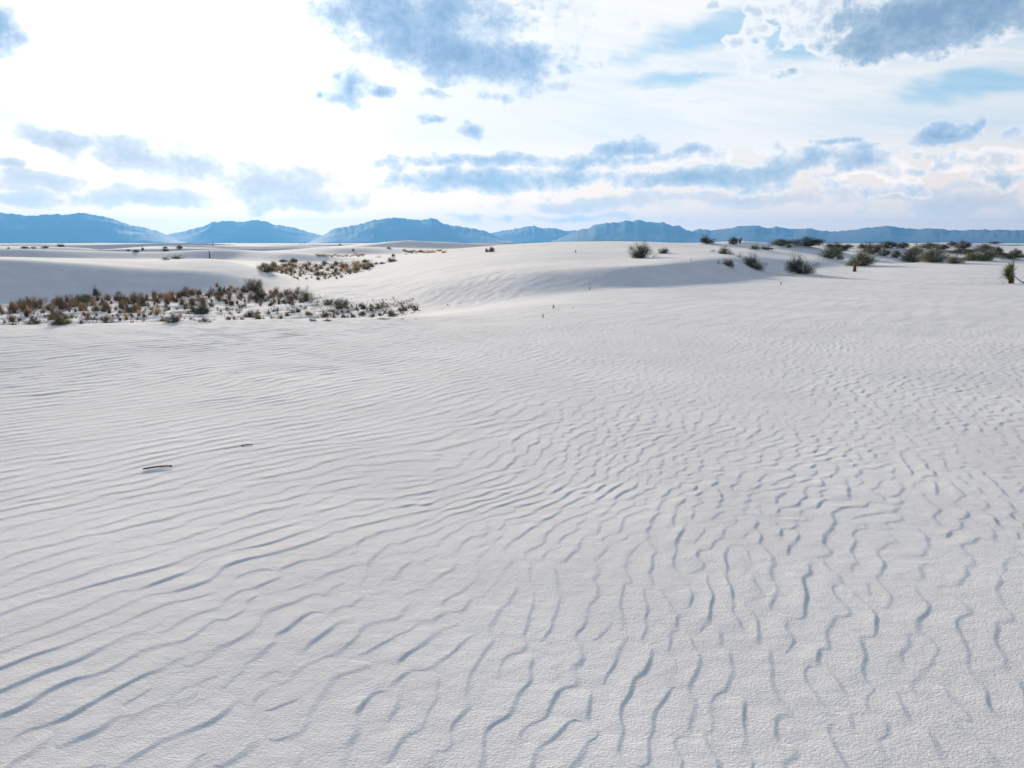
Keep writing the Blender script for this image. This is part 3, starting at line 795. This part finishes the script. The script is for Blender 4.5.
LEFT = [
 ('dark', 265, 272, 17, 8, 0, "dark green elongated shrub creeping down the nose of the left dune"),
 ('dome', 252, 290.5, 17, 11, .05, "tallest dark green round bush at the foot of the left dune's nose"),
 ('brown', 257, 293, 14, 8, 0, "brown bush tucked against the right side of the tallest round green bush"),
 ('dark', 258.5, 300.5, 12, 10, 0, "dark bush with a round top below the brown bush in the scrub hollow"),
 ('brown', 277, 295, 12, 8, 0, "brown and yellow bush on white sand right of the tallest green bush"),
 ('olive', 282, 296.5, 9, 5, 0, "low olive bush at the right skirt of the brown and yellow bush"),
 ('brown', 291.5, 300, 8, 10, 0, "upright brown bush left of the round green bush"),
 ('dome', 306.5, 301.5, 14, 11, 0, "round bright green bush on white sand in the middle of the scrub hollow"),
 ('sprig', 317.5, 306, 8, 8, 0, "yellowish feathery bush just right of the round bright green bush"),
 ('dome', 327.5, 305, 10, 6, 0, "pale faded green bush just left of the broad dark green bush"),
 ('dome', 339.5, 308.5, 16, 10, 0, "broad dark green bush standing clear at the right of the scrub hollow"),
 ('olive', 379, 309, 9, 5, 0, "small green bush with a brown right half on the gentle slope"),
 ('brown', 387, 307.5, 7, 4, 0, "small brown tuft touching the small green bush on the gentle slope"),
 ('dark', 362, 315.5, 8, 5, 0, "rounded dark bush right of centre on the hollow floor, near the sand edge"),
 ('twiggy', 393, 315.5, 11, 6, 0, "grey-brown bush near the right end of the scrub hollow"),
 ('sprig', 393.5, 299.5, 7, 4, 0, "faint grey sprig on the slope above the grey-brown bush"),
 ('sprig', 411.5, 308, 7, 5, 0, "faint grey sprig farthest right on the rippled slope"),
 ('dark', 343, 318, 5.5, 5, 0, "small dark bush beside the sand edge below the broad dark green bush"),
 ('dark', 353, 318, 6, 4.5, 0, "small brown-black bush beside the sand edge, right neighbour of a similar one"),
 ('dark', 327, 321, 8, 3.5, 0, "flat black bush half hidden by the sand edge below the faded green bush"),
 ('dark', 312, 321, 8, 4, 0, "low black bush half hidden by the sand edge, left of the flat black one"),
 ('olive', 309, 315.5, 7, 5, 0, "small olive bush low in the hollow below the round bright green bush"),
 ('dark', 382, 319.5, 18, 2.5, 0, "long thin dark mat of stems lying along the sand edge"),
 ('dark', 402, 319, 4, 2, 0, "small dark tuft on the sand edge right of the long thin mat"),
 ('dark', 415.5, 319.5, 5, 2, 0, "small dark wisp on the sand edge farthest right of the hollow"),
 ('olive', 251, 317.5, 13, 8, 0, "olive-green bush near the sand edge below the tallest round bush"),
 ('brown', 258, 314, 7, 5, 0, "brown tuft touching the right side of the olive-green bush near the sand edge"),
 ('olive', 59, 325.5, 15, 10, 0, "pale olive bush beside the sand edge near the left side of the hollow"),
 ('dark', 53, 316.5, 6, 5, 0, "small black tuft just above the pale olive bush at the left"),
 ('dark', 172, 323, 14, 9, 0, "very dark bush beside the sand edge with pale stems on both sides"),
 ('sprig', 163, 321.5, 10, 8, 0, "pale feathery bush against the left side of the very dark bush"),
 ('olive', 205, 322, 13, 5, 0, "low green mat beside the sand edge right of the very dark bush"),
 ('olive', 130, 313, 14, 7, 0, "thin green bush in the middle of the hollow below the russet belt"),
 ('olive', 194, 312, 8, 6, 0, "yellow-green bush in the hollow above the low green mat"),
 ('brown', 205, 307, 13, 10, 0, "bushy brown-green clump in front of the russet belt, left of the tallest bush"),
 ('twiggy', 97, 296, 7, 9, 0, "dark twiggy bush standing tallest at the rear of the russet belt"),
 ('dark', 33, 324, 14, 5, 0, "dark low bush beside the sand edge left of the pale olive bush"),
 # second hollow
 ('dark', 283, 262, 9, 3, 0, "flat grey-green mat at the far edge of the second scrub patch, left of two"),
 ('dark', 293.5, 262.5, 9, 4.5, 0, "grey-green mound bush at the far edge of the second scrub patch, right of two"),
 ('dark', 274, 265, 4, 3, 0, "tiny dark bush at the head of the dark green shrub on the dune nose"),
 ('dark', 324, 264, 6, 4, 0, "grey bush at the back of the second patch below the golden strip"),
 ('dark', 336, 265.5, 6, 5, 0, "dark green bush, first of the row running right from the second patch"),
 ('dome', 318, 275.5, 8, 5, 0, "green bush low among the tan grasses of the second patch"),
 ('gold', 356, 267, 5, 8, 0, "upright yellowish bush in the row right of the second patch"),
 ('dark', 365, 262.5, 7, 3.5, 0, "smooth dark bush set behind the row right of the second patch"),
 ('dark', 364.5, 266.8, 8, 4, 0, "low dark green bush directly in front of the smooth dark bush"),
 ('dark', 370.5, 266.5, 6, 3.5, 0, "short dark bush joined to the right of the low dark green bush"),
 ('dark', 376, 264.5, 4, 3, 0, "tiny dark bush alone in the row, before the last two"),
 ('dark', 382, 264, 7, 2.5, 0, "flat dark bush next to last at the right of the row"),
 ('dark', 391, 262, 10, 5, 0, "rounded dark bush farthest right on the smooth white rise"),
 ('sprig', 379, 257.5, 8, 2.5, 0, "grey-brown wisp behind the row, above the flat dark bush"),
 ('dark', 393, 256.5, 4, 3, 0, "tiny dark bush at the left foot of the sharp-crested dune"),
 # far plain
 ('brown', 165, 260, 8, 3.5, 0, "brown brush at the left end of the dark streak on the left dune's crest"),
 ('brown', 178, 258.3, 18, 3, 0, "long thin brown brush trailing right along the left dune's crest"),
 ('dark', 165, 251.5, 6, 3, 0, "dark bush nearest of three on the bright flat behind the left dune"),
 ('dark', 179.5, 249, 6, 3.5, 0, "dark rounded bush on the bright flat, farthest right of three"),
 ('dark', 165, 248.3, 4, 1.8, 0, "tiny dark bush on the bright flat, behind the nearest of three"),
 ('dark', 136, 252, 6, 2.5, 0, "dark bush at the shaded edge of the flat behind the left dune"),
 ('dark', 142.5, 250.5, 2.6, 3, 0, "tiny upright bush right of the shaded-edge bush behind the left dune"),
 ('dark', 128, 251.6, 3, 1.6, 0, "tiny dark bush left of the shaded-edge bush behind the left dune"),
 ('dark', 60, 246.7, 7, 2.5, 0, "dark bush at the right end of the far dotted line at the left edge"),
 ('dark', 24.5, 248.6, 7, 2, 0, "flat dark bush in the far dotted line, left of its middle"),
 ('dark', 33, 248.5, 5, 1.6, 0, "small flat bush in the middle of the far dotted line"),
 ('dark', 45, 248, 6, 1.8, 0, "low dark bush in the far dotted line, right of its middle"),
 ('dark', 8.5, 248.7, 2.6, 1.5, 0, "lone speck of bush at the left start of the far dotted line"),
 ('dark', 388.5, 248.8, 4.5, 2, 0, "dark bush left of the foot of the sharp-crested far dune"),
 ('dark', 353, 251.5, 2.6, 2.5, 0, "tiny dark bush on the shaded far slope above the golden strip"),
 ('dark', 421, 252.5, 4, 2.5, 0, "black bush at the left end of the golden grass below the sharp-crested dune"),
 ('dark', 404, 251, 4, 2, 0, "dark bush at the foot of the sharp-crested far dune"),
 ('dark', 339.8, 245.4, 2.2, 1.6, 0, "single dark speck of bush on the far horizon flats"),
]
SHRUBS['brown'] = [shrub_meshes(900 + i, aspect=1.4, nclump=40, nleaf=60, leaf=.024, fmat=M['russet'], name='brown', bare=.15) for i in range(2)]
SHRUBS['gold'] = [shrub_meshes(950, aspect=1.0, nclump=30, nleaf=50, leaf=.03, fmat=M['gold'], name='gold')]
for spec in RIGHT:
    k, px, py, w, h, md, lab = spec
    put_shrub(k, px, py, w * 1.12, h * 1.05, lab, mound=md, group='shrubs on the right-hand dunes', rot=.3 if k == 'twiggy' else None, tilt=.25 if 'drooping' in lab else 0)
for spec in LEFT:
    k, px, py, w, h, md, lab = spec
    put_shrub(k, px, py, w * 1.1, h * 1.1, lab, mound=md, group='shrubs in and behind the left hollow', tilt=.22 if 'creeping' in lab else 0)

# --- the belt of dry grass clumps in the hollow
def hollow_far(px):   # row where the belt ends behind
    return np.interp(px, [0, 60, 120, 170, 215, 250, 300, 350, 420], [297, 294, 293, 291, 289, 291, 297, 306, 316])
def polar(px, r):
    a = math.atan2(px - 512, 840)
    return r * math.sin(a), r * math.cos(a)
def far_r(px):
    return (EYE + 1.25) / math.tan(PITCH + math.atan((hollow_far(px) - 384 + 0.0) / FPX)) if True else 0
taken = []
def free(x, y, d):
    for a, b in taken:
        if (a - x) ** 2 + (b - y) ** 2 < d * d: return False
    taken.append((x, y)); return True
n = 0
while n < 270:
    px = prng.uniform(-55, 262) if prng.random() < .9 else prng.uniform(262, 300)
    fr = far_r(px)
    r = fr - abs(prng.gauss(0, 6.2)) + .3
    if r < 33: continue
    x, y = polar(px, r)
    if not free(x, y, .42): continue
    if value_noise(np.array([x / 1.3]), np.array([y / 1.9]), 78)[0] < -.25 and prng.random() < .8: continue
    h = prng.uniform(.26, .60) * (1.0 if r > fr - 6 else .8) * (1 if px < 230 else .75)
    if n % 10 < 2:
        me = prng.choice(SHRUBS['brown'] if prng.random() < .75 else SHRUBS['dark'])
        o = bpy.data.objects.new("dry_bush", None); COL.objects.link(o)
        for part, q in zip(('foliage', 'stems'), me):
            c = bpy.data.objects.new(part, q); COL.objects.link(c); c.parent = o
        o.scale = (h * 1.7, h * 1.5, h * 1.05); o.rotation_euler = (0, 0, prng.uniform(0, 6.28))
        tag(o, 'dark brown twiggy bush among the russet grass clumps at the back of the left hollow', 'bush', 'twiggy bushes in the russet belt')
        PLACED.append((o, x, y, -.02)); n += 1
        continue
    put_clump('russet' if prng.random() < .8 else 'tan', x, y, h * prng.uniform(.8, 1.25), h,
              'russet dry grass clump in the crowded belt along the back of the left hollow', 'grass clump', 'grass clumps in the russet belt', 'grass_clump')
    n += 1
n = 0
while n < 290:
    px = prng.uniform(-55, 330) if prng.random() < .85 else prng.uniform(330, 415)
    fr = far_r(px)
    r = 29.0 + (max(fr - 3, 30.5) - 29.0) * prng.random() ** 1.3
    x, y = polar(px, r)
    if value_noise(np.array([x / 1.6]), np.array([y / 2.2]), 77)[0] < prng.uniform(-.9, .4): continue
    if not free(x, y, .22): continue
    h = prng.uniform(.11, .32) * (1.3 if prng.random() < .15 else 1)
    k = prng.choices(['dark', 'sprig', 'tan', 'russet'], [.5, .22, .12, .16])[0]
    put_clump(k, x, y, h * prng.uniform(.9, 1.7), h, 'low sparse tuft scattered on the pale floor of the left hollow', 'low tuft', 'low tufts on the hollow floor', 'low_tuft')
    n += 1
# --- second patch, beyond the nose of the left dune
n = 0
while n < 108:
    px = prng.uniform(262, 372)
    py = prng.uniform(np.interp(px, [262, 300, 372], [266, 265, 265]), np.interp(px, [262, 285, 300, 330, 372], [268, 275, 280, 281, 268]))
    near = smooth(262, 282, py)
    if prng.random() < .35 * near: continue
    x, y, r = hit(px, py)
    if not free(x, y, .5): continue
    h = prng.uniform(.42, .72) * (1 - .45 * near) * r / 70
    put_clump(prng.choices(['tan', 'russet', 'dark'], [.68, .14, .18] if near < .6 else [.25, .15, .6])[0], x, y, h * prng.uniform(1.1, 1.8), h,
              'tan dry grass clump in the second scrub patch behind the dune nose', 'grass clump', 'grass clumps in the second patch', 'grass_clump')
    n += 1
# --- golden strips far off
for (x0, x1, y0, y1, cnt, lab) in [(316, 364, 255.0, 257.0, 44, 'golden grass tuft in the thin far strip left of the sharp-crested dune'),
                                   (405, 446, 250.5, 254.5, 46, 'golden grass tuft in the far strip below the shaded side of the sharp-crested dune')]:
    for i in range(cnt):
        px = x0 + (x1 - x0) * (i + prng.random()) / cnt
        top = y0 + (0 if x0 < 400 else 0)
        py = prng.uniform(y0, y1 - (px - x0) / (x1 - x0) * (1.6 if x0 > 400 else 0))
        x, y, r = hit(px, py)
        h = .0021 * r * prng.uniform(.7, 1.4)
        put_clump('gold' if prng.random() < .85 else 'dark', x, y, h * 2.4, h, lab, 'grass tuft', 'golden grass strips', 'grass_tuft')

# --- small upright things
def twig(px, py, hpx, label, cat='twig', name='dry_twig', n=3, mat='bark', thick=1.0, seed=0, leafy=False):
    g = np.random.default_rng(500 + seed)
    x, y, r = hit(px, py); s = r / 840; G = Geo(); h = hpx * s
    for i in range(n):
        lean = g.normal(0, .35 if n > 1 else .06, 2)
        pts = [(g.normal(0, .05) * h, g.normal(0, .05) * h, -.03)] + [(lean[0] * h * t * t, lean[1] * h * t * t, h * t * (1 if i == 0 else .7)) for t in (.35, .7, 1.0)]
        w = .0011 * r * thick * .35
        G.tube(pts, [w, w * .9, w * .6, w * .3], 5)
    if leafy: G.leaves(g.normal(0, 1, (60, 3)) * np.array([.18, .18, .2]) * h + np.array([0, 0, .35 * h]), .06 * h, g)
    o = bpy.data.objects.new(name, G.mesh(name, M[mat])); COL.objects.link(o)
    tag(o, label, cat); PLACED.append((o, x, y, 0))
twig(209.8, 258, 7, "dark upright dead stalk on the crest of the left dune's nose", 'dead stalk', 'dead_stalk', 1, 'bark', 2.0, 1)
twig(213, 246, 4, "tiny pale stalk on the far flats above the dark upright stalk", 'dead stalk', 'dead_stalk', 1, 'bark', 1.2, 2)
twig(740, 243.5, 6, "dark forked dead plant on the skyline right of the hillock bush", 'dead plant', 'dead_plant', 4, 'bark', 2.6, 3)
twig(575.5, 252.5, 3, "tiny sprig on the sunlit top of the broad middle dune", 'sprig', 'small_sprig', 4, 'bark', 1.0, 4, True)
twig(589.5, 290, 3.5, "tiny upright twig at the shadow's edge under the middle dune", 'twig', 'dry_twig', 2, 'bark', 1.0, 5)
twig(553, 309, 4.5, "dark forked twig standing on flat sand before the middle dune", 'twig', 'dry_twig', 4, 'bark', 1.3, 6)
twig(543, 318, 4.5, "pale and dark forked twig nearest the camera before the middle dune", 'twig', 'dry_twig', 4, 'skirt', 1.3, 7)
twig(573, 308.5, 1.5, "low dark bit of twig right of the forked twigs on the flat sand", 'twig', 'dry_twig', 3, 'bark', 1.2, 8)
twig(691, 261.5, 3, "faint grey twig alone on the shaded slope of the middle dune", 'twig', 'dry_twig', 2, 'bark', .9, 9)
twig(780.5, 285, 3.5, "small dry twig on flat sand below the big twiggy bush", 'twig', 'dry_twig', 4, 'skirt', 1.1, 10)
twig(447.7, 305.5, 2, "tiny twig on the rippled foot of the middle dune's left slope", 'twig', 'dry_twig', 2, 'bark', .9, 11)

def stump():
    x, y, r = hit(854.5, 271.8); s = r / 840
    o = bpy.data.objects.new("yucca_stump", None); COL.objects.link(o)
    G = Geo(); G.tube([(0, 0, -.05), (0, 0, 3 * s), (.3 * s, 0, 6.6 * s)], [1.7 * s, 1.5 * s, .9 * s], 8)
    g = np.random.default_rng(5); D = Geo()
    for i in range(60):
        a = g.uniform(0, 6.28); z = g.uniform(.5, 7) * s
        D.blade((math.cos(a) * 1.2 * s, math.sin(a) * 1.2 * s, z), (math.cos(a), math.sin(a), g.uniform(-.8, .7)), g.uniform(1, 2.2) * s, .5 * s, .3)
    for nm, me in (('trunk', G.mesh('trunk', M['skirt'])), ('dead_leaves', D.mesh('dead_leaves', M['stump']))):
        c = bpy.data.objects.new(nm, me); COL.objects.link(c); c.parent = o
    tag(o, "small orange-brown stump standing in front of the olive-grey bush", 'stump'); PLACED.append((o, x, y, 0))
stump()

def yucca():
    x, y, r = hit(1010, 283.6); s = r / 840
    o = bpy.data.objects.new("yucca", None); COL.objects.link(o)
    g = np.random.default_rng(12)
    T = Geo(); T.tube([(0, 0, -.06), (.2 * s, 0, 4 * s), (.5 * s, 0, 9 * s)], [1.4 * s, 1.2 * s, .9 * s], 8)
    L = Geo()
    for i in range(230):
        ph = R(g.uniform(-25, 100)) ; b = g.normal(0, .38)
        z = g.uniform(2.5, 9) * s
        L.blade((-.4 * s, g.normal(0, .5) * s, z), (-math.sin(ph), b, math.cos(ph) + .05), g.uniform(8, 15) * s, 1.0 * s, g.uniform(0, .25), 3)
    D = Geo()
    for i in range(130):
        a = g.uniform(0, 6.28); z = g.uniform(1.5, 10.5) * s
        D.blade((math.cos(a) * 1.4 * s + .8 * s, math.sin(a) * 1.4 * s, z), (math.cos(a) * .5 + .05, math.sin(a) * .5, -1), g.uniform(2, 5.5) * s, .6 * s, 0)
    S = Geo(); S.tube([(.9 * s, 0, 8 * s), (1.2 * s, 0, 15 * s), (1.6 * s, 0, 23.5 * s)], [.38 * s, .3 * s, .16 * s], 6)
    for i in range(9):
        z = (16 + i * .8) * s; a = g.uniform(0, 6.28)
        S.tube([(1.3 * s, 0, z), (1.3 * s + math.cos(a) * s, math.sin(a) * s, z + .7 * s)], [.12 * s, .08 * s], 4)
    for nm, G, mt in (('trunk', T, 'skirt'), ('leaves', L, 'yucca'), ('dead_leaves', D, 'skirt'), ('flower_stalk', S, 'skirt')):
        c = bpy.data.objects.new(nm, G.mesh(nm, M[mt])); COL.objects.link(c); c.parent = o
    tag(o, "green spiky yucca with a brown skirt of dead leaves and one dry stalk", 'yucca'); PLACED.append((o, x, y, 0))
    # the fallen branch beside it
    B = Geo(); B.tube([(0, 0, 6.5 * s), (2.2 * s, -.1, 3.8 * s), (5.0 * s, -.12, 1.6 * s), (8.5 * s, -.1, .9 * s), (13 * s, 0, .4 * s)], [.25 * s, .35 * s, .42 * s, .5 * s, .4 * s], 6)
    B.tube([(5.4 * s, -.12, 1.4 * s), (6.2 * s, -.2, .6 * s), (6.0 * s, -.3, -.3 * s)], [.35 * s, .3 * s, .2 * s], 5)
    b = bpy.data.objects.new("dead_branch", B.mesh("dead_branch", M['bark'])); COL.objects.link(b)
    tag(b, "bare dark branch curving from the yucca down onto the sand", 'branch'); PLACED.append((b, x + 3.2 * s, y, 0))
yucca()

def bark_piece(px, py, lpx, wpx, label, bow, seed, ang=0.0):
    x, y, r = hit(px, py); s = math.hypot(r, EYE) / FPX * 1.03
    g = np.random.default_rng(seed)
    n = 14; co = []; F = []
    for i in range(n + 1):
        t = i / n
        w = wpx * s * 2.2 * (math.sin(math.pi * min(1, t * 1.15 + .06)) ** .6 if t < .87 else .45) * (1 + .15 * g.normal())
        xx = (t - .5) * lpx * s
        zz = -.004 + bow * math.sin(math.pi * t) * s * .8
        for (dy, dz) in ((-w / 2, 0), (-w * .25, wpx * s * .55), (w * .25, wpx * s * .6), (w / 2, wpx * s * .1)):
            co.append((xx, dy * .9 + .02 * math.sin(3 * t), zz + dz))
    for i in range(n):
        for k in range(4):
            a, b = i * 4 + k, i * 4 + (k + 1) % 4
            F.append((a, a + 4, b + 4, b))
    F.append((0, 1, 2, 3)); F.append(tuple(n * 4 + k for k in (3, 2, 1, 0)))
    G = Geo(); G.add(co, F)
    me = G.mesh("bark_piece", M['drift'])
    o = bpy.data.objects.new("bark_piece", me); COL.objects.link(o)
    o.rotation_euler = (0, 0, ang)
    tag(o, label, 'bark piece'); PLACED.append((o, x, y, .008))
M['drift'] = plant_material("weathered_wood", (.028, .035, .032), (.075, .08, .075), 0.0, .7)
bark_piece(158, 471, 24, 2.0, "longer dark strip of bark lying on the rippled foreground sand", .5, 3, R(25))
bark_piece(247, 446.5, 10, 1.1, "shorter dark sliver of bark on the foreground sand", .3, 4, R(12))

def litter():
    """fallen leaves and dead stubble on the floor of the two hollows"""
    g = np.random.default_rng(44); G = Geo(); pts = []
    while len(pts) < 2600:
        if g.random() < .8:
            px = g.uniform(-60, 415); r = g.uniform(27, far_r(px) + .5)
            x, y = polar(px, r)
            keep = value_noise(np.array([x / 1.1]), np.array([y / 1.5]), 79)[0] > g.uniform(-.7, .6)
        else:
            px = g.uniform(262, 372); r = g.uniform(66, 98); x, y = polar(px, r); keep = True
        if keep: pts.append((x, y, r))
    P = np.array(pts); Z = land(P[:, 0], P[:, 1])
    for (x, y, r), z in zip(pts, Z):
        m = g.integers(3, 8); sz = g.uniform(.018, .05) * (1.6 if r > 60 else 1)
        q = np.stack([x + g.normal(0, sz * 2.2, m), y + g.normal(0, sz * 2.2, m), z + np.abs(g.normal(.02, sz * .7, m))], -1)
        G.leaves(q, sz, g)
    o = bpy.data.objects.new("plant_litter", G.mesh("plant_litter", M['brown'])); COL.objects.link(o)
    o['kind'] = 'stuff'

# ground first (with the mounds), then every plant is set down on it
ground = build_ground()
litter()
for o, x, y, dz in PLACED:
    r = math.hypot(x, y)
    z = float(land(np.array([x]), np.array([y]))[0])
    if r < 20: z += float(ripples(np.array([x]), np.array([y]))[0])
    o.location = (x, y, z + dz)
